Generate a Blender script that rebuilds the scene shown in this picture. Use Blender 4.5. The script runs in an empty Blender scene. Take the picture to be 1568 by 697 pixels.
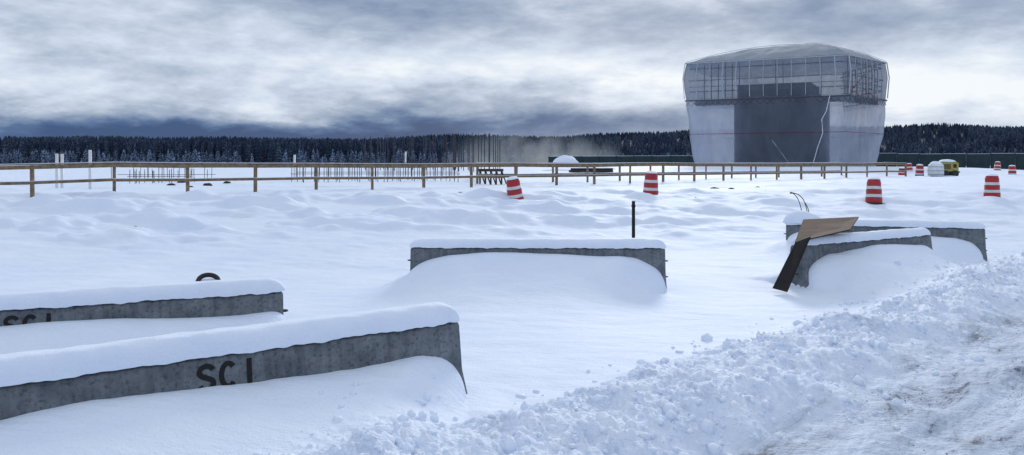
import bpy, math, random
import numpy as np
from mathutils import Vector, Matrix
random.seed(3); rng=np.random.default_rng(7)
C=bpy.context; D=bpy.data
EYE=2.45; F=1176.0
def px(x,y,depth):
    return ((x-784)/F*depth, depth, EYE-(y-252)/F*depth)

# ---------------- numpy noise ----------------
_perm=np.random.default_rng(11).permutation(512)
_ang=np.random.default_rng(12).uniform(0,2*np.pi,512)
def _g(ix,iy,seed):
    return _ang[_perm[(_perm[(ix+seed*17)&511]+iy)&511]]
def perlin(x,y,seed=0):
    x=np.asarray(x,float); y=np.asarray(y,float)
    ix=np.floor(x).astype(int); iy=np.floor(y).astype(int)
    fx=x-ix; fy=y-iy
    u=fx*fx*fx*(fx*(fx*6-15)+10); v=fy*fy*fy*(fy*(fy*6-15)+10)
    def d(a,b):
        g=_g(ix+a,iy+b,seed); return np.cos(g)*(fx-a)+np.sin(g)*(fy-b)
    n0=d(0,0)*(1-u)+d(1,0)*u; n1=d(0,1)*(1-u)+d(1,1)*u
    return (n0*(1-v)+n1*v)*1.4
def fbm(x,y,o=4,seed=0):
    s=0;a=1
    for i in range(o):
        s=s+a*perlin(x*2**i,y*2**i,seed+i*3); a*=.5
    return s
def worley(x,y,seed=0):
    ix=np.floor(x).astype(int); iy=np.floor(y).astype(int)
    best=np.full(np.shape(x),9.0)
    for a in (-1,0,1):
        for b in (-1,0,1):
            h=_g(ix+a,iy+b,seed)/(2*np.pi); h2=_g(ix+a,iy+b,seed+5)/(2*np.pi)
            dx=ix+a+h-x; dy=iy+b+h2-y
            best=np.minimum(best,(dx*dx+dy*dy)/(0.35+0.65*h2))
    return np.sqrt(best)
def sst(a,b,x):
    t=np.clip((x-a)/(b-a),0,1); return t*t*(3-2*t)

# ---------------- layout: barriers ----------------
def endpts(q,dirv,L):
    d=np.array(dirv,float); d/=np.linalg.norm(d); q=np.array(q,float)
    return q+d*L, q
BAR=[]
p,q=endpts((-0.62,8.1),(-3.24,-2.36),5.0); BAR.append(dict(P=p,Q=q,hl=.45,hm=.54,hr=.10,tl=.5,tr=.60,w=1.6,text=True,fan=0,el=0,er=-.48))
p,q=endpts((-2.98,9.95),(-2.83,-1.25),5.0); BAR.append(dict(P=p,Q=q,hl=.55,hm=.61,hr=.47,tl=.5,tr=.2,w=1.2,text=True,fan=0,el=0,er=-.3))
BAR.append(dict(P=np.array((-1.99,15.2)),Q=np.array((2.99,15.1)),hl=.30,hm=.69,hr=-.02,tl=.9,tr=.95,w=1.5,text=False,fan=.07,el=.15,er=-.22))
BAR.append(dict(P=np.array((5.72,15.5)),Q=np.array((9.65,17.9)),hl=-.02,hm=.65,hr=.30,tl=1.0,tr=.5,w=1.2,text=False,fan=0,el=-.1,er=-.4))
BAR.append(dict(P=np.array((7.5,21.0)),Q=np.array((12.1,19.7)),hl=.3,hm=.60,hr=-.04,tl=.6,tr=.8,w=1.1,text=False,fan=0,el=0,er=-.55))
for b in BAR:
    d=b['Q']-b['P']; b['L']=np.linalg.norm(d); b['e']=d/b['L']
    b['n']=np.array((b['e'][1],-b['e'][0]))

def road_p(X,Y):
    return (X+.9)*.69-(Y-6.5)*.72
def H(X,Y,detail=True):
    X=np.asarray(X,float); Y=np.asarray(Y,float)
    w=Y-.2*X
    wn=w+1.3*perlin(X*.15,Y*.15,31)
    z=1.38*sst(17.6,31,w)
    z=z+.22*sst(34,60,Y)
    z=z+.6*sst(55,88,Y)*(1-sst(46,60,X))
    z=z+.035*perlin(X*.25,Y*.25,1)+.016*perlin(X*.7,Y*.5,2)
    z=z+.013*fbm(X*1.1+Y*.4,Y*2.6,3,101)*(1-sst(30,50,Y))
    m=sst(20,25,wn)*(1-sst(28.5,31,w))*(1-.5*sst(2,12,X))
    hum=np.maximum(0,fbm(X*.45,Y*.8,3,5)+.12)
    z=z+m*.34*hum
    z=z+.06*np.maximum(0,fbm(X*.55,Y*.9,3,66)-.15)*sst(15,19,Y)*(1-sst(24,28,w))
    hum2=np.maximum(0,fbm(X*.3,Y*.6,3,9)+.0)*sst(30,34,w)*(1-sst(60,80,Y))
    z=z+.12*hum2
    z=z+.50*np.exp(-(((X+.3)/.36)**2+((Y-18.6)/.4)**2)**1.3)
    dr=np.zeros_like(z)
    for b in BAR:
        rx=X-b['P'][0]; ry=Y-b['P'][1]
        s=rx*b['e'][0]+ry*b['e'][1]; d=rx*b['n'][0]+ry*b['n'][1]
        L=b['L']
        s2=s+.08*perlin(s*2,d*2,40)
        dd=np.clip(d-.16,0,50)
        exl=b['el']*np.minimum(dd,1.6); exr=b['er']*np.minimum(dd,1.6)
        tl=np.clip((s2+exl)/(b['tl']+.5*dd),0,1); tr=np.clip((L-s2+exr)/(b['tr']+.5*dd),0,1)
        kl=np.sqrt(1-(1-tl)**2); kr=np.sqrt(1-(1-tr)**2)
        soft=sst(0,.6,dd); kl=kl*(1-soft)+soft*sst(0,1,tl)*1.0; kr=kr*(1-soft)+soft*sst(0,1,tr)
        wav=1+.06*np.sin(s*1.7+b['w']*3)
        hm=b['hm']*wav
        h=np.minimum(b['hl']+(hm-b['hl'])*kl, b['hr']+(hm-b['hr'])*kr)
        outl=np.clip(-s-exl,0,9); outr=np.clip(s-L-exr,0,9)
        h=h*np.exp(-(outl/.45)**2-(outr/.45)**2)
        front=np.exp(-(dd/b['w'])**1.7)
        fan=b['fan']*np.exp(-((dd-.85)/.7)**2)*np.exp(-(np.clip(.5-s,0,9)/.6)**2-(np.clip(s-L+.5,0,9)/.6)**2)*sst(.2,.8,dd)
        back=np.exp(-(np.clip(-d-.1,0,50)/.8)**2)*.6
        hh=np.where(d>0,np.maximum(h*front,fan),np.maximum(h,0)*back)
        dr=np.maximum(dr,hh)
    z=z+dr
    z=z+.26*np.exp(-((X+4.8)/2.3)**2-((Y-9.3)/1.1)**2)*(1-sst(0,1,dr*2))
    p=road_p(X,Y)
    ed=.28*perlin(X*.5,Y*.5,21)+.14*perlin(X*1.6,Y*1.6,22)
    fade=1-sst(26,34,Y)
    bank=sst(-.25,.85,p+ed)*(1-sst(1.1,2.1,p+ed*.8))*fade
    road=sst(1.45,2.2,p+ed*.8)*fade
    z=z+bank*(.25+.10*perlin(X*.6,Y*.6,23))
    z=z-road*.04
    return z,bank,road
def hz(x,y): return float(H(np.array([x]),np.array([y]))[0][0])
def rough_detail(X,Y,bank,road):
    p=road_p(X,Y)
    spill=sst(-.8,.3,p+.3*perlin(X*2,Y*2,50))*(1-sst(2.4,3.1,p))
    m=np.clip(np.maximum(bank,0)**.6*1.0,0,1)*spill
    idx=np.where((m>.01))
    out=np.zeros_like(X)
    x=X[idx]; y=Y[idx]
    wx=x+.06*perlin(x*5,y*5,60); wy=y+.06*perlin(x*5,y*5,61)
    def lumps(f,sd): 
        t=np.clip(1-worley(wx*f,wy*f,sd)*1.7,0,1); return np.sqrt(t)*.7
    f=fbm(x*1.6,y*1.6,6,70)
    sel=sst(-.15,.4,perlin(x*.9,y*.9,77)); sel2=sst(-.2,.3,perlin(x*1.7,y*1.7,78))
    out[idx]=m[idx]*(.10*f+.095*lumps(2.8,3)*sel+.070*lumps(6.5,4)*sel2+.036*lumps(14,8))
    ridx=np.where(road>.01); x=X[ridx]; y=Y[ridx]
    pe=road_p(x,y)+.12*perlin(x*.5,y*.5,80); al=x*.72+y*.69
    g=lambda c,s: np.exp(-((pe-c)/s)**4)
    trk=g(3.0,.20)+g(4.7,.22)+.7*g(3.75,.17)
    lug=np.sign(np.sin(al*2*np.pi/.13+np.abs(((pe*4)%1)-.5)*6))*.5
    rut=-.06*trk+.014*lug*np.clip(trk,0,1)*sst(-.3,.3,perlin(x*.8,y*.8,87))
    out[ridx]+=road[ridx]*(rut+.014*np.abs(perlin(pe*9,al*2.2,81))+.030*fbm(x*2.4,y*2.4,5,82))
    return out

# ---------------- material helpers ----------------
def mat(name):
    m=D.materials.new(name); m.use_nodes=True
    nt=m.node_tree; b=nt.nodes['Principled BSDF']; return m,nt,b
def N(nt,t,**k):
    n=nt.nodes.new(t)
    for a,v in k.items(): setattr(n,a,v)
    return n
def noise(nt,scale,detail=4,rough=.55,coord='Object',vec=None,dist=0):
    n=N(nt,'ShaderNodeTexNoise'); n.inputs['Scale'].default_value=scale
    n.inputs['Detail'].default_value=detail; n.inputs['Roughness'].default_value=rough
    n.inputs['Distortion'].default_value=dist
    if vec is None:
        tc=N(nt,'ShaderNodeTexCoord'); vec=tc.outputs[coord]
    nt.links.new(vec,n.inputs['Vector']); return n
def ramp(nt,inp,stops):
    r=N(nt,'ShaderNodeValToRGB'); e=r.color_ramp.elements
    while len(e)>1: e.remove(e[-1])
    e[0].position=stops[0][0]; c=stops[0][1]; e[0].color=(*c,1)
    for p,c in stops[1:]:
        x=e.new(p); x.color=(*c,1)
    nt.links.new(inp,r.inputs['Fac']); return r
def bump(nt,b,h,strength,dist,prev=None):
    bn=N(nt,'ShaderNodeBump'); bn.inputs['Strength'].default_value=strength; bn.inputs['Distance'].default_value=dist
    nt.links.new(h,bn.inputs['Height'])
    if prev: nt.links.new(prev.outputs['Normal'],bn.inputs['Normal'])
    nt.links.new(bn.outputs['Normal'],b.inputs['Normal']); return bn
def mixc(nt,fac,a,b):
    m=N(nt,'ShaderNodeMix',data_type='RGBA')
    for s,i in ((fac,0),(a,6),(b,7)):
        if hasattr(s,'links') or hasattr(s,'node'): nt.links.new(s,m.inputs[i])
        elif isinstance(s,(int,float)): m.inputs[i].default_value=s
        else: m.inputs[i].default_value=(*s,1)
    return m.outputs[2]
def g3(v): return (v,v,v)

def snow_mat(name='snow'):
    m,nt,b=mat(name); b.inputs['Roughness'].default_value=.65
    b.inputs['Specular IOR Level'].default_value=.2
    n=noise(nt,3,3); r=ramp(nt,n.outputs['Fac'],[(.3,(.72,.80,.945)),(.7,(.79,.855,.97))])
    nt.links.new(r.outputs['Color'],b.inputs['Base Color'])
    n2=noise(nt,38,2,.6); bump(nt,b,n2.outputs['Fac'],.5,.015)
    return m
SNOW=snow_mat()

def simple(name,c,rough=.7,c2=None,scale=8,bs=.2,metal=0):
    m,nt,b=mat(name); b.inputs['Roughness'].default_value=rough; b.inputs['Metallic'].default_value=metal
    c2=c2 or tuple(v*.7 for v in c)
    n=noise(nt,scale,4); r=ramp(nt,n.outputs['Fac'],[(.35,c2),(.65,c)])
    nt.links.new(r.outputs['Color'],b.inputs['Base Color'])
    bump(nt,b,n.outputs['Fac'],bs,.01)
    return m

def ground_mat():
    m,nt,b=mat('snow_ground'); b.inputs['Roughness'].default_value=.65; b.inputs['Specular IOR Level'].default_value=.2
    at=N(nt,'ShaderNodeAttribute',attribute_name='road'); ab=N(nt,'ShaderNodeAttribute',attribute_name='bank')
    n=noise(nt,.5,3); sn=ramp(nt,n.outputs['Fac'],[(.3,(.70,.785,.945)),(.7,(.785,.85,.97))])
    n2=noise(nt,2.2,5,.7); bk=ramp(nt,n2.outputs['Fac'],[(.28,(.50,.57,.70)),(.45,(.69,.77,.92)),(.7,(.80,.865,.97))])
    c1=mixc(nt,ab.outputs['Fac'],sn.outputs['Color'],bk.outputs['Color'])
    tc=N(nt,'ShaderNodeTexCoord'); mp=N(nt,'ShaderNodeMapping'); mp.inputs['Rotation'].default_value=(0,0,-math.radians(43.8)); 
    mp2=N(nt,'ShaderNodeMapping'); mp2.inputs['Scale'].default_value=(.3,1.0,1)
    nt.links.new(tc.outputs['Object'],mp.inputs['Vector']); nt.links.new(mp.outputs[0],mp2.inputs['Vector'])
    n3=noise(nt,1.7,8,.78,vec=mp2.outputs[0],dist=.4)
    rd=ramp(nt,n3.outputs['Fac'],[(.33,(.035,.042,.055)),(.39,(.12,.14,.18)),(.435,(.38,.44,.54)),(.52,(.54,.61,.74)),(.68,(.68,.76,.89))])
    n4=noise(nt,9,5,.75); sp=ramp(nt,n4.outputs['Fac'],[(.31,(.2,.22,.26)),(.40,(1,1,1))])
    mu=N(nt,'ShaderNodeMix',data_type='RGBA',blend_type='MULTIPLY'); mu.inputs[0].default_value=.8
    nt.links.new(rd.outputs['Color'],mu.inputs[6]); nt.links.new(sp.outputs['Color'],mu.inputs[7])
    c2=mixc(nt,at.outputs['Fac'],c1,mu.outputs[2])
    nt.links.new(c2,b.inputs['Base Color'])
    f1=noise(nt,50,2,.6); b1=bump(nt,b,f1.outputs['Fac'],.55,.014)
    mpw=N(nt,'ShaderNodeMapping'); mpw.inputs['Scale'].default_value=(.6,1.6,1); mpw.inputs['Rotation'].default_value=(0,0,.5); nt.links.new(tc.outputs['Object'],mpw.inputs['Vector'])
    f2=noise(nt,9,3,.7,vec=mpw.outputs[0]); mx=N(nt,'ShaderNodeMath',operation='MAXIMUM'); nt.links.new(at.outputs['Fac'],mx.inputs[0]); nt.links.new(ab.outputs['Fac'],mx.inputs[1])
    st=N(nt,'ShaderNodeMath',operation='MULTIPLY_ADD'); nt.links.new(mx.outputs[0],st.inputs[0]); st.inputs[1].default_value=.5; st.inputs[2].default_value=.42
    b2=bump(nt,b,f2.outputs['Fac'],.38,.04,b1); nt.links.new(st.outputs[0],b2.inputs['Strength'])
    return m

def new_obj(name,me,parent=None,mats=()):
    o=D.objects.new(name,me); C.collection.objects.link(o)
    for m in mats: me.materials.append(m)
    if parent: o.parent=parent
    return o
def empty(name,loc=(0,0,0)):
    o=D.objects.new(name,None); o.empty_display_size=.2; o.location=loc; C.collection.objects.link(o); return o
def mesh_np(name,V,Fc,smooth=True):
    me=D.meshes.new(name); V=np.asarray(V,np.float32); Fc=np.asarray(Fc,np.int32); k=Fc.shape[1]
    me.vertices.add(len(V)); me.vertices.foreach_set('co',V.ravel())
    me.loops.add(Fc.size); me.loops.foreach_set('vertex_index',Fc.ravel())
    me.polygons.add(len(Fc)); me.polygons.foreach_set('loop_start',np.arange(0,Fc.size,k,dtype=np.int32))
    me.polygons.foreach_set('loop_total',np.full(len(Fc),k,dtype=np.int32))
    me.update(calc_edges=True); me.validate()
    me.polygons.foreach_set('use_smooth',np.full(len(me.polygons),smooth)); return me
def grid_faces(nr,nc,wrap=False):
    i=np.arange(nr-1)[:,None]; j=np.arange(nc if wrap else nc-1)[None,:]; j2=(j+1)%nc
    return np.stack([i*nc+j+0*i,i*nc+j2,(i+1)*nc+j2,(i+1)*nc+j],-1).reshape(-1,4)

# ---------------- ground ----------------
A=np.radians(np.concatenate([np.linspace(-180,-48,40)[:-1],np.linspace(-48,-37,40)[:-1],np.linspace(-37,37,860)[:-1],np.linspace(37,48,40)[:-1],np.linspace(48,180,40)]))
R=np.concatenate([np.linspace(.3,3.5,12)[:-1],np.geomspace(3.5,45,620)[:-1],np.geomspace(45,4000,150)])
RR,AA=np.meshgrid(R,A,indexing='ij')
X=RR*np.sin(AA); Y=RR*np.cos(AA)
Z,bk,rd=H(X,Y); Z=Z+rough_detail(X,Y,bk,rd)
V=np.stack([X,Y,Z],-1).reshape(-1,3)
Fc=grid_faces(len(R),len(A))[:, ::-1]
me=mesh_np('snow_ground',V,Fc)
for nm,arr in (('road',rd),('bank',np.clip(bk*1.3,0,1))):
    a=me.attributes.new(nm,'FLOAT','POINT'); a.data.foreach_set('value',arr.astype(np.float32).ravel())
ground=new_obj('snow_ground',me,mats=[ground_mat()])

def scatter(name,n,pf,size,m,embed=.3,smooth=False):
    import bmesh
    bm=bmesh.new(); bmesh.ops.create_icosphere(bm,subdivisions=1,radius=1)
    bv=np.array([v.co[:] for v in bm.verts]); bf=np.array([[v.index for v in f.verts] for f in bm.faces]); bm.free()
    pts=pf(n); n=len(pts); x=pts[:,0]; y=pts[:,1]
    z,b1,r1=H(x,y); z=z+rough_detail(x,y,b1,r1)
    s=size(n)
    Vv=bv[None]*(1+rng.uniform(-.32,.32,(n,len(bv),1)))*s[:,None,None]*rng.uniform(.65,1.25,(n,1,3))
    Vv=Vv+np.stack([x,y,z+s*embed],-1)[:,None,:]
    Ff=bf[None]+(np.arange(n)*len(bv))[:,None,None]
    return new_obj(name,mesh_np(name,Vv.reshape(-1,3),Ff.reshape(-1,3),smooth),mats=[m])
def pbank(n):
    a=rng.uniform(-3,24,n); pp=rng.normal(.95,.65,n); pp=np.clip(pp,-.6,4)
    x=-.9+a*.72+pp*.69; y=6.5+a*.69-pp*.72
    k=perlin(x*1.1,y*1.1,90)+rng.uniform(-.5,.7,n)>0
    k&=(y>3)
    return np.stack([x,y],-1)[k]
scatter('snow_clods',7000,pbank,lambda n:np.clip(rng.lognormal(-3.9,.6,n),.007,.085),SNOW,-.1,True)
gravel=simple('gravel',(.10,.105,.115),.9,(.035,.037,.045))
def proad(n):
    a=rng.uniform(-3,10,n); pp=rng.uniform(2.0,7,n)
    x=-.9+a*.72+pp*.69; y=6.5+a*.69-pp*.72
    k=(perlin(x*.9,y*.9,95)+rng.uniform(-.35,.1,n)>.1)&(y>3)
    return np.stack([x,y],-1)[k]
scatter('road_gravel',3500,proad,lambda n:rng.uniform(.003,.008,n),gravel,.1)

# ---------------- concrete barriers ----------------
def concrete_mat():
    m,nt,b=mat('barrier_concrete'); b.inputs['Roughness'].default_value=.8
    n=noise(nt,3.5,8,.65); r=ramp(nt,n.outputs['Fac'],[(.28,(.065,.08,.098)),(.5,(.135,.155,.178)),(.72,(.215,.237,.26))])
    v=noise(nt,28,4,.7); r2=ramp(nt,v.outputs['Fac'],[(.34,(.35,.35,.36)),(.47,(1,1,1))])
    mu=N(nt,'ShaderNodeMix',data_type='RGBA',blend_type='MULTIPLY'); mu.inputs[0].default_value=.75
    nt.links.new(r.outputs['Color'],mu.inputs[6]); nt.links.new(r2.outputs['Color'],mu.inputs[7])
    w=noise(nt,12,8,.8); rw=ramp(nt,w.outputs['Fac'],[(.62,g3(0)),(.72,g3(.4))])
    c=mixc(nt,rw.outputs['Color'],mu.outputs[2],(.34,.39,.47))
    mp=N(nt,'ShaderNodeMapping'); tcx=N(nt,'ShaderNodeTexCoord'); nt.links.new(tcx.outputs['Object'],mp.inputs['Vector']); mp.inputs['Scale'].default_value=(9,1,.7)
    sn_=noise(nt,1.5,4,.6,vec=mp.outputs[0]); sr=ramp(nt,sn_.outputs['Fac'],[(.35,g3(.6)),(.55,g3(1))])
    mu2=N(nt,'ShaderNodeMix',data_type='RGBA',blend_type='MULTIPLY'); mu2.inputs[0].default_value=.6; nt.links.new(c,mu2.inputs[6]); nt.links.new(sr.outputs['Color'],mu2.inputs[7])
    nt.links.new(mu2.outputs[2],b.inputs['Base Color'])
    b1=bump(nt,b,v.outputs['Fac'],.5,.012); bump(nt,b,w.outputs['Fac'],.3,.02,b1)
    return m
CONC=concrete_mat()
STEEL=simple('dark_steel',(.05,.05,.055),.5,(.02,.02,.022),20,.1,.6)
BLACK=simple('black_paint',(.008,.008,.010),.9,(.012,.012,.014),30)
PROF=[(.305,-.25),(.305,.075),(.292,.10),(.185,.325),(.178,.36),(.122,.785),(.105,.81)]
def torus_mesh(name,R,r,nu=24,nv=8):
    u=np.linspace(0,2*np.pi,nu,endpoint=False); v=np.linspace(0,2*np.pi,nv,endpoint=False)
    U,Vv=np.meshgrid(u,v,indexing='ij')
    P=np.stack([(R+r*np.cos(Vv))*np.cos(U),(R+r*np.cos(Vv))*np.sin(U),r*np.sin(Vv)],-1).reshape(-1,3)
    i=np.arange(nu)[:,None]; j=np.arange(nv)[None]; i2=(i+1)%nu; j2=(j+1)%nv
    Fq=np.stack([i*nv+j,i2*nv+j,i2*nv+j2,i*nv+j2],-1).reshape(-1,4)
    return mesh_np(name,P,Fq)
def make_barrier(b,idx):
    root=empty('concrete_barrier',(b['P'][0],b['P'][1],0))
    root.rotation_euler=(0,0,math.atan2(b['e'][1],b['e'][0]))
    L=b['L']; ns=140
    prof=[(-a,z) for a,z in PROF]+[(a,z) for a,z in PROF[::-1]]
    pr=[]
    for i in range(len(prof)-1):
        k=max(1,int(math.dist(prof[i],prof[i+1])/.05))
        for t in range(k): pr.append((prof[i][0]+(prof[i+1][0]-prof[i][0])*t/k,prof[i][1]+(prof[i+1][1]-prof[i][1])*t/k))
    pr.append(prof[-1]); pr=np.array(pr)
    s=np.concatenate([[0,.008,.02],np.linspace(.05,L-.05,ns),[L-.02,L-.008,L]])
    S,_=np.meshgrid(s,pr[:,0],indexing='ij'); Yp=np.tile(pr[:,0],(len(s),1)); Zp=np.tile(pr[:,1],(len(s),1))
    edge=np.minimum(S,L-S); shrink=np.where(edge<.004,.955,np.where(edge<.01,.975,np.where(edge<.03,.992,1)))
    Yq=Yp*shrink; Zq=np.where(Zp>.7,Zp-(1-shrink)*.3,Zp)
    ch=np.clip(perlin(S*5+idx*9,Zp*7,3)-.45,0,1)*.06*np.exp(-((Zp-.8)/.06)**2)
    Zq=Zq-ch
    Yq=Yq*(1+.006*perlin(S*2,Zp*6,8+idx))
    Vb=np.stack([S,Yq,Zq],-1).reshape(-1,3); Fq=grid_faces(len(s),len(pr))[:, ::-1]
    me=mesh_np('body',Vb,Fq); 
    import bmesh
    bm=bmesh.new(); bm.from_mesh(me); bm.verts.ensure_lookup_table(); npf=len(pr)
    bm.faces.new([bm.verts[i] for i in range(npf)]); bm.faces.new([bm.verts[len(bm.verts)-npf+i] for i in range(npf)][::-1])
    bmesh.ops.recalc_face_normals(bm,faces=bm.faces); bm.to_mesh(me); bm.free()
    new_obj('concrete_body',me,root,[CONC])
    if idx!=0:
        for sx in (0,L):
            for zz in (.25,.56):
                t=new_obj('steel_loop',torus_mesh('steel_loop',.045,.011),root,[STEEL]); t.location=(sx+(-.02 if sx==0 else .02),-.03,zz)
    a=np.linspace(0,np.pi,26); cs=np.sign(np.cos(a))*np.abs(np.cos(a))**.55; sn=np.abs(np.sin(a))**.75
    sc=np.concatenate([np.linspace(-.03,.35,24)[:-1],np.linspace(.35,L-.35,220)[:-1],np.linspace(L-.35,L+.03,24)])
    S,_=np.meshgrid(sc,a,indexing='ij')
    ee=np.clip(np.minimum(S+.03,L+.03-S),0,9)
    en=np.clip(ee/.26,0,1); en=np.sqrt(1-(1-en)**2.2)
    th=b.get('th',.175)*(1+.09*perlin(S*.8+idx*5,S*0,12))+.006*perlin(S*5,cs[None]*2,13)
    hw=.142+.012*perlin(S*1.7+3*idx,cs[None]*1.5,14)+.006*perlin(S*9,cs[None],15)
    Yc=hw*cs[None]*(.55+.45*en)
    low=.0+.024*perlin(S*3.1+idx,cs[None]*1.2,16)+.010*perlin(S*11,cs[None],17)
    Zc=.812+low*np.abs(cs[None])**6+th*sn[None]*(.12+.88*en)
    Zc=Zc+.008*perlin(S*4,Yc*14+idx,18)*sn[None]
    new_obj('snow_cap',mesh_np('snow_cap',np.stack([S,Yc,Zc],-1).reshape(-1,3),grid_faces(len(sc),len(a))),root,[SNOW])
    if b['text']:
        x0=L-2.60 if idx==0 else L-3.02
        def arcpts(cx,cz,rx,rz,a0,a1,n=14):
            return [(cx+rx*math.cos(math.radians(a0+(a1-a0)*i/n)),cz+rz*math.sin(math.radians(a0+(a1-a0)*i/n))) for i in range(n+1)]
        hgt=.21; wd=.135
        Sg=arcpts(wd/2,hgt*.745,wd*.42,hgt*.215,15,255)+arcpts(wd/2,hgt*.255,wd*.42,hgt*.215,75,-165)
        Cg=arcpts(wd/2,hgt/2,wd*.42,hgt*.46,42,318,24)
        Ig=[(wd/2,-.01),(wd/2,hgt+.01)]
        Vl=[];Fl=[]; xx=x0
        slope=math.atan2(.178-.122,.785-.36)
        for g in (Sg,Cg,Ig):
            g=np.array(g); tt=.044
            tan=np.gradient(g,axis=0); tan/=np.linalg.norm(tan,axis=1)[:,None]; nn=np.stack([-tan[:,1],tan[:,0]],-1)
            base=len(Vl)
            for k in range(len(g)):
                for sd in (-.5,.5):
                    q=g[k]+nn[k]*tt*sd; zf=(.540 if idx==0 else .53)+q[1]*math.cos(slope)
                    yf=.178-(zf-.36)*(.056/.425)+.0035
                    Vl.append((xx+q[0],-yf,zf))
            for k in range(len(g)-1): Fl.append((base+2*k,base+2*k+1,base+2*k+3,base+2*k+2))
            xx+=wd+.045
        me=D.meshes.new('painted_lettering'); me.from_pydata(Vl,[],Fl); new_obj('painted_lettering',me,root,[BLACK])
    return root
BAR[0]['th']=.20
broots=[make_barrier(b,i) for i,b in enumerate(BAR)]
def lump(name,loc,sx,sy,sz,parent=None,m=SNOW,seed=0,up=True):
    nu,nv=28,18
    u=np.linspace(0,2*np.pi,nu,endpoint=False); v=np.linspace(0,np.pi/2 if up else np.pi,nv)
    Vv,U=np.meshgrid(v,u,indexing='ij')
    x=np.sin(Vv)*np.cos(U); y=np.sin(Vv)*np.sin(U); z=np.cos(Vv)
    k=1+.12*perlin(x*1.5+seed,y*1.5+z,44)
    o=new_obj(name,mesh_np(name,np.stack([x*sx*k,y*sy*k,z*sz*k],-1).reshape(-1,3),grid_faces(nv,nu,True)[:, ::-1]),parent,[m]); o.location=loc
    return o
lump('snow_heap',(.38,0,.86),.50,.19,.33,broots[4],seed=3)

# ---------------- prim builder ----------------
class MB:
    def __init__(s): s.V=[];s.F=[];s.M=[]
    def box(s,c,d,mi=0,R=None,taper=1,bev=0):
        x,y,z=[v/2 for v in d]; b=len(s.V)
        for sz in (-1,1):
            k=taper if sz>0 else 1
            for sx,sy in ((-1,-1),(1,-1),(1,1),(-1,1)):
                v=Vector((sx*x*k,sy*y*k,sz*z)); 
                if R: v=R@v
                s.V.append(tuple(v+Vector(c)))
        for f in ((3,2,1,0),(4,5,6,7),(0,1,5,4),(1,2,6,5),(2,3,7,6),(3,0,4,7)): s.F.append([b+i for i in f]); s.M.append(mi)
    def beam(s,p,q,w,h,mi=0):
        p=Vector(p);q=Vector(q); d=q-p; L=d.length
        R=d.to_track_quat('Y','Z').to_matrix()
        s.box((p+q)/2,(w,L,h),mi,R)
    def cyl(s,p,q,r,mi=0,n=10,r2=None):
        p=Vector(p);q=Vector(q); d=(q-p); R=d.to_track_quat('Z','Y').to_matrix(); b=len(s.V); r2=r if r2 is None else r2
        for k,(c,rr) in enumerate(((p,r),(q,r2))):
            for i in range(n):
                a=2*math.pi*i/n; s.V.append(tuple(c+R@Vector((rr*math.cos(a),rr*math.sin(a),0))))
        for i in range(n):
            j=(i+1)%n; s.F.append([b+i,b+j,b+n+j,b+n+i]); s.M.append(mi)
        s.F.append([b+i for i in range(n)][::-1]); s.M.append(mi); s.F.append([b+n+i for i in range(n)]); s.M.append(mi)
    def lathe(s,prof,mi,n=24,c=(0,0,0)):
        b=len(s.V)
        for r,z in prof:
            for i in range(n):
                a=2*math.pi*i/n; s.V.append((c[0]+r*math.cos(a),c[1]+r*math.sin(a),c[2]+z))
        for k in range(len(prof)-1):
            for i in range(n):
                j=(i+1)%n; s.F.append([b+k*n+i,b+k*n+j,b+(k+1)*n+j,b+(k+1)*n+i]); s.M.append(mi if not callable(mi) else mi(k))
    def obj(s,name,mats,parent=None,smooth=False,bevel=0):
        me=D.meshes.new(name); me.from_pydata(s.V,[],s.F); me.update()
        for m in mats: me.materials.append(m)
        me.polygons.foreach_set('material_index',s.M); 
        o=D.objects.new(name,me); C.collection.objects.link(o)
        if parent: o.parent=parent
        if smooth: me.polygons.foreach_set('use_smooth',[True]*len(s.F))
        if bevel:
            bv=o.modifiers.new('b','BEVEL'); bv.width=bevel; bv.segments=2; bv.limit_method='ANGLE'
        return o

# ---------------- wooden fences ----------------
WOOD=simple('weathered_lumber',(.25,.175,.105),.8,(.13,.095,.06),6)
def fence(pts,name='wooden_fence',h=1.03,pw=.10,seed=0,lean=.02):
    r=random.Random(seed); m=MB(); sn=MB()
    P=[]
    for (x,y) in pts: P.append(Vector((x,y,hz(x,y)*.35+.65*(1.40 if y<60 else 1.5))))
    tops=[]
    for p in P:
        hh=h+r.uniform(-.02,.02); t=p+Vector((r.uniform(-lean,lean),r.uniform(-lean,lean),hh)); tops.append(t)
        m.beam(p-Vector((0,0,.8)),t+Vector((0,0,.03)),pw,pw); 
    for a,b,p,q in zip(tops,tops[1:],P,P[1:]):
        off=Vector((0,-.075,0)); sg=Vector((0,0,r.uniform(-.012,.012)))
        m.beam(a+off-Vector((0,0,.04)),b+off+sg-Vector((0,0,.04)),.04,.13)
        ma=p+Vector((0,0,.48))+off; mb=q+Vector((0,0,.48+r.uniform(-.015,.015)))+off
        m.beam(ma,mb,.04,.10)
        m.beam(a+Vector((0,0,.052)),b+Vector((0,0,.052)),.13,.035)
        sn.beam(a+Vector((0,0,.082)),b+Vector((0,0,.082)),.09,.022)
        sn.beam(ma+Vector((0,0,.058)),mb+Vector((0,0,.058)),.034,.014)
    root=empty(name); m.obj('posts_and_rails',[WOOD],root); sn.obj('rail_snow',[SNOW],root)
def fpt(n,off=0):
    Y0=25.7; Yn=Y0*(1+.053*n); Xn=Y0*(-734+92.7*n)/1176
    return (Xn-.56*off,Yn+.83*off)
fence([fpt(n) for n in range(-4,23)],seed=1)
fence([fpt(n,3.5) for n in (8,9,10,11,12,13,14,15,16,17,18,19,20,21)],seed=2,pw=.09)
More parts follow.
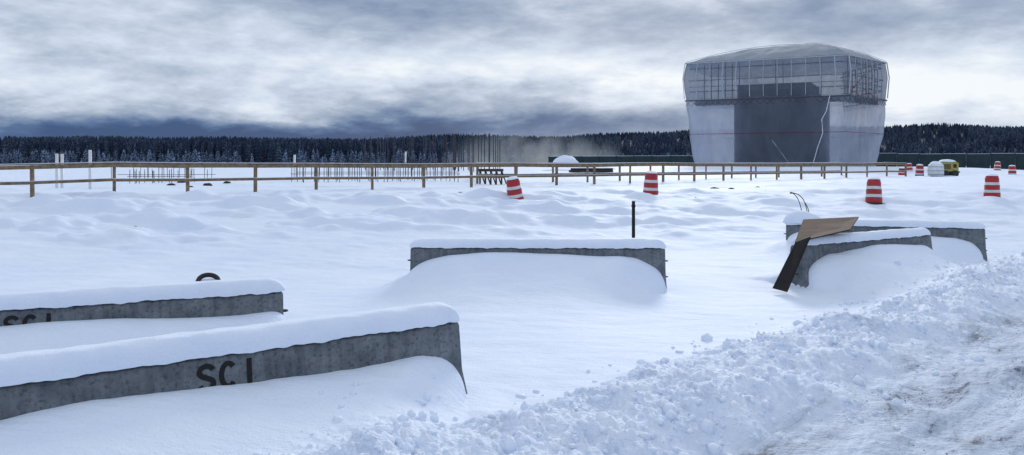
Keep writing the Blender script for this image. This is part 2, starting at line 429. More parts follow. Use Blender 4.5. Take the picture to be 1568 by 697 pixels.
fence([(fpt(8,3.5)[0]-.1*k, fpt(8,3.5)[1]+2.3*k) for k in range(1,6)],seed=3,pw=.09)

# ---------------- traffic barrels ----------------
ORANGE=simple('red_plastic',(.42,.010,.018),.45,(.28,.008,.014),5,.1)
WHITE=simple('white_reflective_band',(.62,.65,.71),.4,(.50,.53,.60),5,.05)
RUB=simple('black_rubber',(.02,.02,.02),.8)
def barrel(x,y,vis,tilt=(0,0),H0=1.0):
    root=empty('traffic_barrel',(x,y,hz(x,y)+vis-H0))
    m=MB()
    pr=[(.295,.06),(.295,.27),(.285,.275),(.285,.38),(.275,.385),(.275,.575),(.262,.58),(.262,.685),(.25,.69),(.25,.84),(.235,.86),(.225,.93),(.15,.955),(0.001,.955)]
    col=[0,0,1,1,0,0,1,1,0,0,0,0,0]
    m.lathe(pr,lambda k:col[k],28)
    m.obj('drum',[ORANGE,WHITE],root,True)
    h=MB(); h.beam((-.07,0,.955),(-.07,0,1.0),.03,.03) ; h.beam((.07,0,.955),(.07,0,1.0),.03,.03); h.beam((-.09,0,1.0),(.09,0,1.0),.03,.03); h.obj('handle',[ORANGE],root)
    b=MB(); b.lathe([(.40,0),(.40,.04),(.30,.07),(.29,.07)],0,24); b.obj('rubber_base',[RUB],root,True)
    lump('snow_top',(0,0,.945),.22,.22,.09,root,seed=x)
    root.rotation_euler=(math.radians(tilt[0]),math.radians(tilt[1]),x)
    return root
def bxy(u,Y): return ((u-784)/F*Y,Y)
for (u,Y,vis,t) in ((791,28,.66,(5,-10)),(996,30,.88,(0,3)),(1338,29,.92,(0,5)),(1519,31,.94,(0,0)),(1408,56,.82,(0,4)),(1550,60,.75,(0,0)),(1527,72,.8,(3,0)),(1393,70,.7,(0,-6)),(1381,60,.6,(4,4))):
    x,y=bxy(u,Y); barrel(x,y,vis,t)

# ---------------- posts, pipes, rebar ----------------
def pipe(name,x,y,h,r,m):
    o=MB(); o.lathe([(r,-.5),(r,h),(r*.8,h),(r*.8,h-.1)],0,14); ob=o.obj(name,[m],None,True); ob.location=(x,y,hz(x,y)); return ob
x,y=bxy(970,17.2); 
pm=MB(); pm.lathe([(.038,-.5),(.038,1.35),(.03,1.352),(.001,1.352)],0,14); pm.lathe([(.048,1.22),(.048,1.26)],0,14); po=pm.obj('steel_post',[BLACK],None,True)
po.location=(x,y,EYE-56/F*17.2-1.352)
PVC=simple('white_pvc',(.72,.74,.76),.4,(.6,.62,.65),5,.05)
for u,Y,h in ((87,34,1.55),(95,34.4,1.55),(138,33,1.7),(451,46,1.5),(621,60,1.8)):
    x,y=bxy(u,Y); pipe('white_vent_pipe',x,y,h,.06,PVC)
REB=simple('rusty_rebar',(.05,.05,.06),.8,(.025,.027,.035))
def rebar(specs):
    m=MB(); r=random.Random(5)
    for (u0,u1,Y,dY,step,h,dh,rad) in specs:
        x=(u0-784)/F*Y; x1=(u1-784)/F*Y
        while x<x1:
            yy=Y+r.uniform(-dY,dY); z=hz(x,yy); hh=h+r.uniform(-dh,dh)
            m.cyl((x,yy,z-.3),(x+r.uniform(-.03,.03),yy,z+hh),rad,0,5)
            x+=step*r.uniform(.75,1.3)
        if rad<.029:
            m.beam(((u0-784)/F*Y,Y,1.55+h*.35),((u1-784)/F*Y,Y,1.55+h*.35),.03,.03)
    return m.obj('rebar_columns',[REB])
rebar([(445,705,44,.8,.23,1.02,.08,.020),(455,700,50,2,.28,1.15,.12,.022)])
rebar([(555,705,75,5,.30,3.1,.25,.036),(690,768,72,4,.24,3.15,.4,.040)])
rebar([(195,292,42,1,.22,.72,.08,.018),(180,330,50,2,.35,.7,.15,.018)])
m=MB(); x0,y0=bxy(735,40); x1,_=bxy(768,40); z0=hz(x0,y0)
for t in np.linspace(0,1,5):
    xx=x0+(x1-x0)*t; m.beam((xx,y0,z0-.1),(xx,y0,z0+.8),.09,.09); m.beam((xx,y0,z0+.75),(xx+.25,y0+.5,z0),.05,.05)
m.beam((x0-.1,y0-.06,z0+.75),(x1+.1,y0-.06,z0+.75),.06,.14); m.beam((x0-.1,y0-.06,z0+.4),(x1+.1,y0-.06,z0+.4),.06,.12)
m.obj('timber_formwork',[simple('dark_lumber',(.06,.048,.04),.8)])

DARK=simple('dark_debris',(.035,.033,.035),.9,(.02,.02,.02))
def debris(u,yy,Y,s):
    x,y=bxy(u,Y); lump('debris_chunk',(x,y,hz(x,y)-.02),s,s*.7,s*.55,None,DARK,seed=u)
for u,Y,s in ((207,22,.07),(230,21,.04),(262,38,.22),(312,24,.07),(318,38,.25),(292,36,.14),(348,39,.2),(278,41,.22),(718,28.5,.11),(727,28,.08),(737,28.5,.1),(1093,34,.16),(1098,34,.12),(1120,33,.14),(1160,36,.12),(1065,29,.06),(1172,32,.06),(705,29.5,.1),(592,28,.07)):
    debris(u,0,Y,s)
hs=new_obj('black_hose',torus_mesh('black_hose',.20,.05,32,10),None,[RUB]); x,y=bxy(319,16.2); hs.location=(x,y,hz(x,y)-.02); hs.rotation_euler=(math.radians(34),math.radians(10),.2)
cu=D.curves.new('bent_wire','CURVE'); cu.dimensions='3D'; cu.bevel_depth=.010
for pts in ([(0,0,-.2),(-.05,0,.25),(-.2,.05,.48),(-.33,0,.5)],[(.15,0,-.2),(.12,.02,.2),(-.05,0,.44),(-.3,.05,.52)],[(.2,0,-.2),(.18,0,.12),(.02,0,.38)]):
    sp=cu.splines.new('BEZIER'); sp.bezier_points.add(len(pts)-1)
    for bp,c in zip(sp.bezier_points,pts): bp.co=c; bp.handle_left_type=bp.handle_right_type='AUTO'
wo=D.objects.new('bent_wire',cu); C.collection.objects.link(wo); cu.materials.append(DARK); x,y=bxy(1228,25); wo.location=(x,y,hz(x,y)+.2); wo.scale=(1.2,1.2,1.5)

def ply_mat():
    m,nt,b=mat('plywood'); b.inputs['Roughness'].default_value=.8
    mp=N(nt,'ShaderNodeMapping'); tcx=N(nt,'ShaderNodeTexCoord'); nt.links.new(tcx.outputs['Object'],mp.inputs['Vector']); mp.inputs['Scale'].default_value=(1,6,6)
    n=noise(nt,2,6,.65,vec=mp.outputs[0],dist=.4); r=ramp(nt,n.outputs['Fac'],[(.3,(.045,.026,.018)),(.5,(.085,.047,.031)),(.7,(.13,.075,.05))]); nt.links.new(r.outputs['Color'],b.inputs['Base Color']); return m
PLY=ply_mat()
DPLY=simple('dark_board',(.018,.016,.016),.9,(.012,.011,.011),5,.15)
def sheet(name,c,th,m,m2):
    c=[Vector(v) for v in c]; n=(c[1]-c[0]).cross(c[3]-c[0]).normalized()*th
    V=[tuple(v) for v in c]+[tuple(v+n) for v in c]
    me=D.meshes.new(name); me.from_pydata(V,[],[(0,1,2,3),(7,6,5,4),(0,4,5,1),(1,5,6,2),(2,6,7,3),(3,7,4,0)]); me.materials.append(m); me.materials.append(m2)
    o=D.objects.new(name,me); C.collection.objects.link(o)
    for i in (2,3,4,5): me.polygons[i].material_index=1
    return o
sheet('plywood_sheet',[px(1217,371,15.15),px(1302,351,15.75),px(1315,332,16.9),px(1230,336,16.7)],-.025,PLY,DPLY)
sheet('leaning_board',[px(1183,441,14.75),px(1206,447,14.7),px(1242,362,15.35),px(1218,371,15.05)],-.03,DPLY,PLY)

# ---------------- wrapped tower ----------------
def plastic(name,col,transp,wr=.5,tlf=.5,ro=.45):
    m,nt,b=mat(name); out=nt.nodes['Material Output']
    b.inputs['Roughness'].default_value=ro
    n=noise(nt,.35,4,.6); r=ramp(nt,n.outputs['Fac'],[(.3,tuple(v*.8 for v in col)),(.7,col)]); nt.links.new(r.outputs['Color'],b.inputs['Base Color'])
    wv=noise(nt,.9,5,.65,dist=1.5); bump(nt,b,wv.outputs['Fac'],wr,.4)
    tr=N(nt,'ShaderNodeBsdfTransparent'); tl=N(nt,'ShaderNodeBsdfTranslucent'); nt.links.new(r.outputs['Color'],tl.inputs['Color'])
    m1=N(nt,'ShaderNodeMixShader'); m1.inputs[0].default_value=tlf; nt.links.new(b.outputs[0],m1.inputs[1]); nt.links.new(tl.outputs[0],m1.inputs[2])
    mp=N(nt,'ShaderNodeMapping'); tcx=N(nt,'ShaderNodeTexCoord'); nt.links.new(tcx.outputs['Object'],mp.inputs['Vector']); mp.inputs['Scale'].default_value=(1,1,.35)
    n2=noise(nt,.8,5,.6,vec=mp.outputs[0],dist=.6); rr=ramp(nt,n2.outputs['Fac'],[(.3,g3(max(0,transp-.09))),(.7,g3(min(1,transp+.09)))])
    m2=N(nt,'ShaderNodeMixShader'); nt.links.new(rr.outputs['Color'],m2.inputs[0]); nt.links.new(m1.outputs[0],m2.inputs[1]); nt.links.new(tr.outputs[0],m2.inputs[2])
    nt.links.new(m2.outputs[0],out.inputs['Surface']); return m
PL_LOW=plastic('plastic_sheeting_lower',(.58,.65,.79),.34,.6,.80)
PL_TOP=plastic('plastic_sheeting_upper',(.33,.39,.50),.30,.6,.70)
PL_ROOF=plastic('plastic_sheeting_roof',(.40,.46,.53),.08,.5,.3,.75)
PLAN=np.array([(39.4,90),(47.2,97),(46.5,108),(40,114),(29,113),(25.2,106),(22.2,98)],float); CT=np.array((35.5,101.0))
tw=empty('wrapped_tower_building')
def ring(scale,z,npe=24):
    P=CT+(PLAN-CT)*scale; out=[]
    for i in range(len(P)):
        a=P[i]; b=P[(i+1)%len(P)]
        k=max(4,int(np.linalg.norm(b-a)/.4))
        for t in range(k): out.append((*(a+(b-a)*t/k),z))
    return np.array(out)
def scl(z): 
    return np.interp(z,[1.5,2.2,6.0,10.7,13.5,15.4],[.895,.905,.958,1.0,1.015,.995])
def wall(z0,z1,nz,name,m,amp,billow):
    rows=[]
    for k in range(nz+1):
        z=z0+(z1-z0)*k/nz; r=ring(1.0,0); 
        base=CT+(r[:,:2]-CT)*scl(z)
        ang=np.cumsum(np.r_[0,np.linalg.norm(np.diff(r[:,:2],axis=0),axis=1)])
        d=amp*(fbm(ang*.5,np.full_like(ang,z*.18),4,33))+billow*np.sin(np.pi*k/nz)
        d=d+.10*np.abs(perlin(ang*.9+z*.35,np.full_like(ang,z*.1),35))*(amp/.2)
        dirn=(base-CT)/np.linalg.norm(base-CT,axis=1)[:,None]
        base=base+dirn*d[:,None]
        rows.append(np.c_[base,np.full(len(base),z)])
    rows=np.array(rows); nn=rows.shape[1]
    return new_obj(name,mesh_np(name,rows.reshape(-1,3),grid_faces(nz+1,nn,True)),tw,[m])
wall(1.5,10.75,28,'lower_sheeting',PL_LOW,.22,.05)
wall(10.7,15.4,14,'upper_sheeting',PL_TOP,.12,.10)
r0=ring(1.0,0); rows=[]; nk=16
apex=np.array((38.5,101.5))
for k in range(nk):
    t=k/(nk-1); base=apex+(CT+(r0[:,:2]-CT)*.995-apex)*(1-t*.999)
    z=15.4+2.8*(1-(1-t)**1.75)+.12*fbm(base[:,0]*.5,base[:,1]*.5,3,55)*(t>0)
    rows.append(np.c_[base,z])
rows=np.array(rows)
new_obj('domed_roof',mesh_np('domed_roof',rows.reshape(-1,3),grid_faces(nk,rows.shape[1],True)),tw,[PL_ROOF])
FRAME=simple('pale_frame',(.42,.47,.55),.6); FDARK=simple('steel_frame',(.05,.06,.08),.6); REDS=simple('red_strap',(.20,.02,.045),.6)
NL=len(PLAN)-1
def step_n(step,i):
    a=PLAN[i]; b=PLAN[(i+1)%len(PLAN)]; return max(2,int(round(np.linalg.norm(b-a)/step)))
def segpts(off,z,n,i):
    P=CT+(PLAN-CT)*(scl(z)+off); a=P[i]; b=P[(i+1)%len(P)]
    return [tuple(a+(b-a)*t/n)+(z,) for t in range(n+1)]
fr=MB(); fd=MB(); rr_=random.Random(4)
for i in range(len(PLAN)):
    pe=CT+(PLAN[i]-CT)*.999
    last=None
    for k in range(9):
        t=k/8; q=apex+(pe-apex)*(1-t*.99); zz=15.50+2.8*(1-(1-t)**1.75)
        cur=(q[0],q[1],zz)
        if last: fr.beam(last,cur,.05,.05)
        last=cur
for i in (NL,0,1):
    n=step_n(1.6,i)
    a0=segpts(.016,10.8,n,i); a1=segpts(.018,13.4,n,i); a2=segpts(.014,15.3,n,i)
    for k,(a,b,c) in enumerate(zip(a0,a1,a2)):
        wv=rr_.choice((.06,.09,.12)); fr.beam(a,b,wv,wv); fr.beam(b,c,wv,wv)
    q=segpts(.014,15.3,1,i); fr.beam(q[0],q[1],.12,.12)
    for z,th in ((11.7,.10),(12.3,.07),(13.1,.09),(14.6,.12)):
        q=segpts(-.04,z,1,i); fd.beam(q[0],q[1],th,th)
    n=step_n(.9,i); q0=segpts(-.05,10.7,n,i); q1=segpts(-.05,15.1,n,i)
    for k in range(0,n):
        if rr_.random()<.6: fd.beam(q0[k],q1[k],.08,.08)
    n=step_n(.75,i); t0=segpts(.012,9.85,n,i); t1=segpts(.012,10.55,n,i)
    for k in range(n): fd.beam(t0[k],t1[k+1],.035,.035); fd.beam(t1[k],t0[k+1],.035,.035)
    fd.beam(t1[0],t1[-1],.14,.14)
fr.obj('window_band_frame',[FRAME],tw)
fd.obj('scaffold_frame',[FDARK],tw)
rs=MB(); zs=6.3
for i in range(len(PLAN)):
    q=segpts(.016,zs,8,i)
    for a,b in zip(q,q[1:]): rs.beam(a,b,.045,.06)
    q=segpts(.008,15.38,2,i)
    for a,b in zip(q,q[1:]): rs.beam(a,b,.04,.05)
def onface(i,t,z,off=.012):
    P=CT+(PLAN-CT)*(scl(z)+off); a=P[i]; b=P[(i+1)%len(P)]; q=a+(b-a)*t; return (q[0],q[1],z)
rs.beam(onface(0,.02,11,.02),onface(0,.35,13.3,.02),.05,.05); rs.beam(onface(0,.35,13.3,.02),onface(0,.42,11,.02),.04,.04)
for i in range(6): rs.beam(onface(0,i*.12,10.9+.25*math.sin(i*2),.02),onface(0,i*.12+.12,10.9+.25*math.sin(i*2+2),.02),.05,.06)
rs.obj('red_straps',[REDS],tw)
sm=MB(); pts=[(.11,10.6),(.125,8.8),(.15,7.8),(.14,6.2),(.165,4.5),(.19,2.2)]
for (a,za),(b,zb) in zip(pts,pts[1:]): sm.beam(onface(NL,1-a,za,.018),onface(NL,1-b,zb,.018),.07,.07)
sm.beam(onface(NL,.55,5.4,.02),onface(NL,.67,2.3,.02),.03,.03)
sm.obj('seam_ropes',[PVC],tw)
CORE=simple('dark_core_cladding',(.018,.030,.056),.8,(.010,.018,.036),.8)
def prism(pts,z0,z1,name,m):
    n=len(pts); V=[(x,y,z0) for x,y in pts]+[(x,y,z1) for x,y in pts]
    Fs=[(i,(i+1)%n,n+(i+1)%n,n+i) for i in range(n)]+[tuple(range(n))[::-1],tuple(range(n,2*n))]
    me=D.meshes.new(name); me.from_pydata(V,[],Fs); new_obj(name,me,tw,[m])
core=[(37.9,92.1),(42.6,103),(34,108),(28.0,96.8)]
prism(core,1.5,10.6,'inner_core',CORE)
prism([(23.4,98.2),(39.3,90.9),(46.3,97.2),(46.2,98.2),(39.3,92.2),(24.0,99.4)],10.0,10.6,'ring_beam',CORE)
prism([(36.4,93.6),(41,102),(34,106),(28.6,97.4)],10.6,12.5,'inner_room',CORE)

GRN=simple('dark_green_mesh',(.016,.040,.048),.8,(.010,.027,.034),1.5)
def hoarding(p,q,h):
    root=empty('construction_hoarding'); m=MB(); sn=MB(); p=Vector(p); q=Vector(q); n=int((q-p).length/3)
    for i in range(n):
        a=p.lerp(q,i/n); b=p.lerp(q,(i+.985)/n); za=hz(a.x,a.y)-.1
        c=(a+b)/2; d=b-a; R=Matrix.Rotation(math.atan2(d.y,d.x),3,'Z')
        m.box((c.x,c.y,za+h/2),(d.length,.05,h+random.uniform(-.03,.03)),0,R); m.box((a.x,a.y-.1,za+h/2),(.1,.1,h+.10),0,R)
        sn.box((c.x,c.y,za+h+.04),(d.length,.08,.04),0,R)
    m.obj('panels',[GRN],root); sn.obj('snow_edge',[SNOW],root)
hoarding((6.7,140,0),(50,120,0),1.8)
hoarding((50,120,0),(86,104,0),2.5)

lump('snow_pile',(8.6,122,2.0),2.2,1.6,1.9,None,SNOW,9)
for u,Y,sx,sz in ((905,75,2.5,.35),(862,70,2,.3),(1215,72,3,.3)):
    x,y=bxy(u,Y); lump('snow_pile',(x,y,hz(x,y)-.05),sx,1.2,sz,None,SNOW,u)
st=MB(); x,y=bxy(905,66); z=hz(x,y)
for i in range(7): st.cyl((x-1.8+random.uniform(-.2,.2),y+i*.18,z+.15+(i%2)*.16),(x+1.9,y+i*.18,z+.15+(i%2)*.16),.09,0,8)
st.obj('steel_pipe_stack',[DARK])

YEL=simple('yellow_enamel',(.42,.36,.07),.5,(.3,.26,.05),4); 
def generator(u,Y):
    x,y=bxy(u,Y); root=empty('yellow_generator',(x,y,hz(x,y)-.12)); m=MB()
    m.box((0,0,.72),(1.25,.8,.62),0); m.box((0,0,.36),(1.4,.9,.1),1); m.box((-.2,-.405,.75),(.5,.02,.36),1); m.box((.36,-.405,.8),(.25,.02,.26),1)
    for k in range(5): m.box((-.2,-.42,.62+k*.065),(.44,.015,.02),0)
    m.box((0,0,1.06),(1.1,.7,.08),0); m.cyl((.4,.1,1.1),(.4,.1,1.32),.04,1); m.beam((-.7,0,.36),(-1.2,0,.3),.07,.07,1)
    for sx in (-.35,.35):
        m.cyl((sx,-.5,.24),(sx,-.36,.24),.24,1,18); m.cyl((sx,.36,.24),(sx,.5,.24),.24,1,18)
    m.obj('housing',[YEL,STEEL],root,bevel=.02); lump('snow_top',(0,0,1.08),.62,.42,.2,root,seed=2)
generator(1450,56)
def tank(u,Y):
    x,y=bxy(u,Y); root=empty('white_storage_tank',(x,y,hz(x,y)-.1)); m=MB()
    m.lathe([(.48,.12),(.52,.2),(.52,.82),(.46,.95),(.3,1.02),(.14,1.04),(.14,1.1),(.001,1.1)],0,24)
    m.obj('tank_shell',[PVC],root,True); f=MB()
    for z in (.25,.5,.78): f.lathe([(.525,z),(.545,z+.015),(.525,z+.03)],0,24)
    f.box((0,0,.06),(1.1,1.1,.1),0); f.obj('bands_and_pallet',[simple('blue_grey_steel',(.12,.18,.26),.6)],root); lump('snow_top',(0,0,.95),.42,.42,.24,root,seed=8)
tank(1433,55)

# ---------------- forest ----------------
def forest_mat():
    m,nt,b=mat('forest_conifers'); b.inputs['Roughness'].default_value=.9; b.inputs['Specular IOR Level'].default_value=.1
    at=N(nt,'ShaderNodeAttribute',attribute_name='frost'); n=noise(nt,.5,2,.7)
    r=ramp(nt,n.outputs['Fac'],[(.35,(.009,.018,.040)),(.65,(.022,.038,.070))])  # dark conifer tone with bluish distance haze painted into the colour
    n2=noise(nt,1.3,2,.7)
    rr=ramp(nt,n2.outputs['Fac'],[(.42,g3(0)),(.62,g3(1))])
    ml=N(nt,'ShaderNodeMath',operation='MULTIPLY'); nt.links.new(rr.outputs['Color'],ml.inputs[0]); nt.links.new(at.outputs['Fac'],ml.inputs[1])
    c=mixc(nt,ml.outputs[0],r.outputs['Color'],(.27,.35,.50)); nt.links.new(c,b.inputs['Base Color']); return m
FM=forest_mat()
def tree_proto(tiers,pts,seed):
    r=np.random.default_rng(seed); V=[];Fs=[]
    for k in range(tiers):
        t=k/tiers; zt=1-.82*t*.95; zb=zt-.95/tiers*1.45; rad=.03+.17*((k+1)/tiers)**.8
        b=len(V); V.append((0,0,min(1,zt))); 
        for i in range(pts*2):
            a=math.pi*i/pts+r.uniform(-.15,.15); rr=rad*(1 if i%2 else .45)*r.uniform(.7,1.15)
            V.append((rr*math.cos(a),rr*math.sin(a),max(.02,zb+(.0 if i%2 else .04)+r.uniform(-.02,.02))))
        for i in range(pts*2): Fs.append((b,b+1+i,b+1+(i+1)%(pts*2)))
    b=len(V)
    for i in range(3):
        a=2*math.pi*i/3; V.append((.012*math.cos(a),.012*math.sin(a),0)); V.append((.008*math.cos(a),.008*math.sin(a),.4))
    for i in range(3):
        j=(i+1)%3; Fs.append((b+2*i,b+2*j,b+2*j+1)); Fs.append((b+2*i,b+2*j+1,b+2*i+1))
    return np.array(V),np.array(Fs)
def forest(name,P,Hh,W,frost,tiers,pts):
    Vs=[];Fs=[];At=[];off=0; protos=[tree_proto(tiers,pts,s) for s in range(6)]
    pick=rng.integers(0,6,len(P))
    for k,(pv,pf) in enumerate(protos):
        id=np.where(pick==k)[0]; n=len(id)
        if n==0: continue
        a=rng.uniform(0,6.28,n); ca=np.cos(a)[:,None]; sa=np.sin(a)[:,None]
        x=pv[None,:,0]*ca-pv[None,:,1]*sa; y=pv[None,:,0]*sa+pv[None,:,1]*ca; z=np.repeat(pv[None,:,2],n,0)
        h=Hh[id][:,None]; w=W[id][:,None]
        vv=np.stack([x*h*w+P[id,0][:,None],y*h*w+P[id,1][:,None],z*h+P[id,2][:,None]],-1).reshape(-1,3)
        ff=(pf[None]+(np.arange(n)*len(pv))[:,None,None]).reshape(-1,3)+off
        Vs.append(vv);Fs.append(ff);At.append(np.repeat(frost[id],len(pv))); off+=len(vv)
    me=mesh_np(name,np.concatenate(Vs),np.concatenate(Fs),False)
    at=me.attributes.new('frost','FLOAT','POINT'); at.data.foreach_set('value',np.concatenate(At).astype(np.float32))
    return new_obj(name,me,mats=[FM])
cx=[-1500,-784,-384,-224,-144,-94,66,166,266,400,566,666,784,1500]; cy=[207,208,209,212,206,205,207,203,198,194,191,189,192,195]
def crest(u,Yd): return EYE+(252-np.interp(u,cx,cy))/F*Yd
ah=np.linspace(-1500,1500,240); yd=np.concatenate([[520,560],np.linspace(600,1000,14),[1150,1400]])
YY,UU=np.meshgrid(yd,ah,indexing='ij')
XX=UU/F*YY
def hillz(u,y):
    t=sst(540,960,y); base=crest(u,960)-9.0
    return 2+(np.maximum(base,3)-2)*t+2.0*perlin(u*.01,y*.01,71)*t
HZ=hillz(UU,YY)
hm=simple('forest_floor',(.018,.030,.050),.9,(.012,.02,.034),.02)  # hill base colour; its blue cast paints in the atmosphere
new_obj('wooded_hill',mesh_np('wooded_hill',np.stack([XX,YY,HZ],-1).reshape(-1,3),grid_faces(len(yd),len(ah))[:, ::-1]),mats=[hm])
n=15000
yd_=560+420*rng.random(n)**.8; uu=rng.uniform(-1300,1300,n)
P=np.stack([uu/F*yd_,yd_,hillz(uu,yd_)-.5],-1)
forest('distant_forest',P,rng.uniform(6.5,9.5,n),rng.uniform(1.2,2.1,n),rng.uniform(0,.35,n)+.2*(perlin(uu*.01,yd_*.02,3)>0),3,4)
n=2600
yd_=400+rng.random(n)*110; uu=rng.uniform(-1300,-90,n)
P=np.stack([uu/F*yd_,yd_,np.full(n,1.6)],-1)
hh=rng.uniform(10.5,16.0,n)*(1+.16*perlin(uu*.02,yd_*0,4)); hh*=yd_/450*(1-.15*sst(-260,-90,uu))
forest('conifer_treeline',P,hh,rng.uniform(.8,1.35,n),rng.uniform(0,.35,n),7,5)
n=2200
yd_=380+rng.random(n)*25; uu=rng.uniform(-1300,1300,n); yd_=np.where(uu>-60,yd_+120,yd_)
keep=perlin(uu*.012,yd_*0,6)+rng.uniform(-.4,.5,n)>-.1
P=np.stack([uu/F*yd_,yd_,np.full(n,1.6)],-1)[keep]; k=len(P)
forest('frosted_young_conifers',P,rng.uniform(4,9,k),rng.uniform(1.0,1.6,k),rng.uniform(.5,1.0,k),6,5)

# ---------------- blown snow plume (volume) ----------------
PX,PY,PZ=22,7,9.5
pl=lump('blowing_snow',(4.5,150,1.4),PX,PY,PZ,None,SNOW,5)
vm=D.materials.new('blowing_snow_volume'); vm.use_nodes=True; nt=vm.node_tree; nt.nodes.clear()
out=N(nt,'ShaderNodeOutputMaterial'); pv=N(nt,'ShaderNodeVolumeScatter'); nt.links.new(pv.outputs[0],out.inputs['Volume'])
pv.inputs['Color'].default_value=(.80,.90,1,1); pv.inputs['Anisotropy'].default_value=.3
tc=N(nt,'ShaderNodeTexCoord'); mp=N(nt,'ShaderNodeMapping'); mp.inputs['Scale'].default_value=(1/PX,1/PY,1/PZ); nt.links.new(tc.outputs['Object'],mp.inputs['Vector'])
ln=N(nt,'ShaderNodeVectorMath',operation='LENGTH'); nt.links.new(mp.outputs[0],ln.inputs[0])
fr_=N(nt,'ShaderNodeMapRange'); fr_.inputs[1].default_value=.92; fr_.inputs[2].default_value=.0; nt.links.new(ln.outputs['Value'],fr_.inputs[0])
nz=noise(nt,.22,3,.6,vec=tc.outputs['Object']); nr=N(nt,'ShaderNodeMapRange'); nr.inputs[1].default_value=.34; nr.inputs[2].default_value=.62; nt.links.new(nz.outputs['Fac'],nr.inputs[0])
m1=N(nt,'ShaderNodeMath',operation='MULTIPLY'); nt.links.new(fr_.outputs[0],m1.inputs[0]); nt.links.new(nr.outputs[0],m1.inputs[1])
m2=N(nt,'ShaderNodeMath',operation='MULTIPLY'); nt.links.new(m1.outputs[0],m2.inputs[0]); m2.inputs[1].default_value=.26; nt.links.new(m2.outputs[0],pv.inputs['Density'])
pl.data.materials.clear(); pl.data.materials.append(vm)

# ---------------- world ----------------
w=D.worlds.new('World'); C.scene.world=w; w.use_nodes=True; nt=w.node_tree; nt.nodes.clear()
SUN_EL=math.radians(24); SUN_AZ=math.radians(14)
def M(op,a,b=None,c=None):
    n=N(nt,'ShaderNodeMath',operation=op)
    for i,v in enumerate((a,b,c)):
        if v is None: continue
        if isinstance(v,(int,float)): n.inputs[i].default_value=v
        else: nt.links.new(v,n.inputs[i])
    return n.outputs[0]
tc=N(nt,'ShaderNodeTexCoord'); sx=N(nt,'ShaderNodeSeparateXYZ'); nt.links.new(tc.outputs['Generated'],sx.inputs[0])
x,y,z=sx.outputs
az=M('ARCTAN2',x,y); hyp=M('SQRT',M('ADD',M('MULTIPLY',x,x),M('MULTIPLY',y,y))); el=M('DIVIDE',z,M('MAXIMUM',hyp,.05))
el=M('MINIMUM',el,3)
den=M('ADD',M('MAXIMUM',z,0),.42)
cv=N(nt,'ShaderNodeCombineXYZ'); nt.links.new(M('DIVIDE',x,den),cv.inputs[0]); nt.links.new(M('DIVIDE',y,den),cv.inputs[1]); nt.links.new(M('MULTIPLY',z,4.2),cv.inputs[2])
n1=noise(nt,2.8,8,.58,vec=cv.outputs[0],dist=.1)
n2=noise(nt,8,6,.62,vec=cv.outputs[0],dist=.1)
nw=noise(nt,2.2,2,.5,vec=cv.outputs[0])
warp=M('MULTIPLY',M('SUBTRACT',nw.outputs['Fac'],.5),.10)
el2=M('ADD',el,M('MULTIPLY',M('SUBTRACT',n1.outputs['Fac'],.5),.06)); az2=M('ADD',az,M('MULTIPLY',warp,3))
def blob(px_,py_,sa,se,amp):
    a=math.atan((px_-784)/F); e=(252-py_)/F*math.cos(a)
    da=M('DIVIDE',M('SUBTRACT',az2,a),sa); de=M('DIVIDE',M('SUBTRACT',el2,e),se)
    q=M('ADD',M('MULTIPLY',da,da),M('MULTIPLY',de,de)); return M('MULTIPLY',M('EXPONENT',M('MULTIPLY',q,-1)),amp)
tot=M('ADD',.71,M('MULTIPLY',M('SUBTRACT',n1.outputs['Fac'],.5),.85))
tot=M('ADD',tot,M('MULTIPLY',M('SUBTRACT',n2.outputs['Fac'],.5),.48))
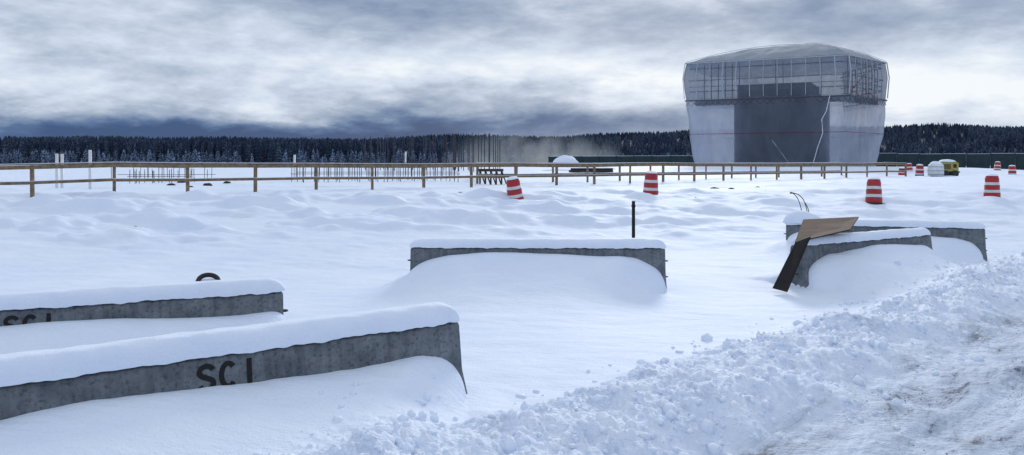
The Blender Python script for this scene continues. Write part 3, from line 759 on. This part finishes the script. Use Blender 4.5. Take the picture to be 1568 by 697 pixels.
for bb in ((100,208,.45,.022,-.60),(560,206,.30,.020,-.46),(900,190,.28,.018,-.28),(860,108,.24,.030,.30),(1500,150,.20,.050,.30),(1250,120,.2,.03,.12),(180,80,.25,.055,.08),(700,10,.35,.035,-.17),(1300,20,.35,.045,-.19),(450,75,.10,.03,.12)):
    tot=M('ADD',tot,blob(*bb))
up=N(nt,'ShaderNodeMapRange'); up.inputs[1].default_value=.3; up.inputs[2].default_value=1.0; up.inputs[3].default_value=0; up.inputs[4].default_value=.16; nt.links.new(el,up.inputs[0])
tot=M('ADD',tot,up.outputs[0])
rp=ramp(nt,tot,[(0,(.04,.09,.22)),(.22,(.09,.165,.33)),(.42,(.22,.305,.46)),(.62,(.40,.48,.62)),(.82,(.66,.745,.88)),(1,(.90,.95,1.0))])
bg=N(nt,'ShaderNodeBackground'); bg.inputs['Strength'].default_value=1.0; nt.links.new(rp.outputs['Color'],bg.inputs['Color'])
sk=N(nt,'ShaderNodeTexSky'); sk.sky_type='NISHITA'; sk.sun_disc=False; sk.sun_elevation=SUN_EL; sk.sun_rotation=SUN_AZ
bs=N(nt,'ShaderNodeBackground'); bs.inputs['Strength'].default_value=.06; nt.links.new(sk.outputs[0],bs.inputs['Color'])
mx=N(nt,'ShaderNodeMixShader'); mx.inputs[0].default_value=.95; nt.links.new(bs.outputs[0],mx.inputs[1]); nt.links.new(bg.outputs[0],mx.inputs[2])
wo_=N(nt,'ShaderNodeOutputWorld'); nt.links.new(mx.outputs[0],wo_.inputs[0])
sl=D.lights.new('sun','SUN'); sl.energy=1.3; sl.angle=math.radians(11); sl.color=(1,.98,.955)
so=D.objects.new('sun',sl); C.collection.objects.link(so)
dv=Vector((math.sin(SUN_AZ)*math.cos(SUN_EL),math.cos(SUN_AZ)*math.cos(SUN_EL),math.sin(SUN_EL)))
so.rotation_euler=dv.to_track_quat('Z','Y').to_euler(); so.location=(0,0,30)

# ---------------- camera ----------------
cam=D.cameras.new('camera'); co=D.objects.new('camera',cam); C.collection.objects.link(co)
cam.lens=27; cam.sensor_width=36; cam.clip_end=6000; cam.clip_start=.05
co.location=(0,0,EYE); co.rotation_euler=(math.radians(90),0,0); cam.shift_y=-96.5/1568
C.scene.camera=co
C.scene.view_settings.view_transform='Standard'; C.scene.view_settings.look='None'; C.scene.view_settings.exposure=0
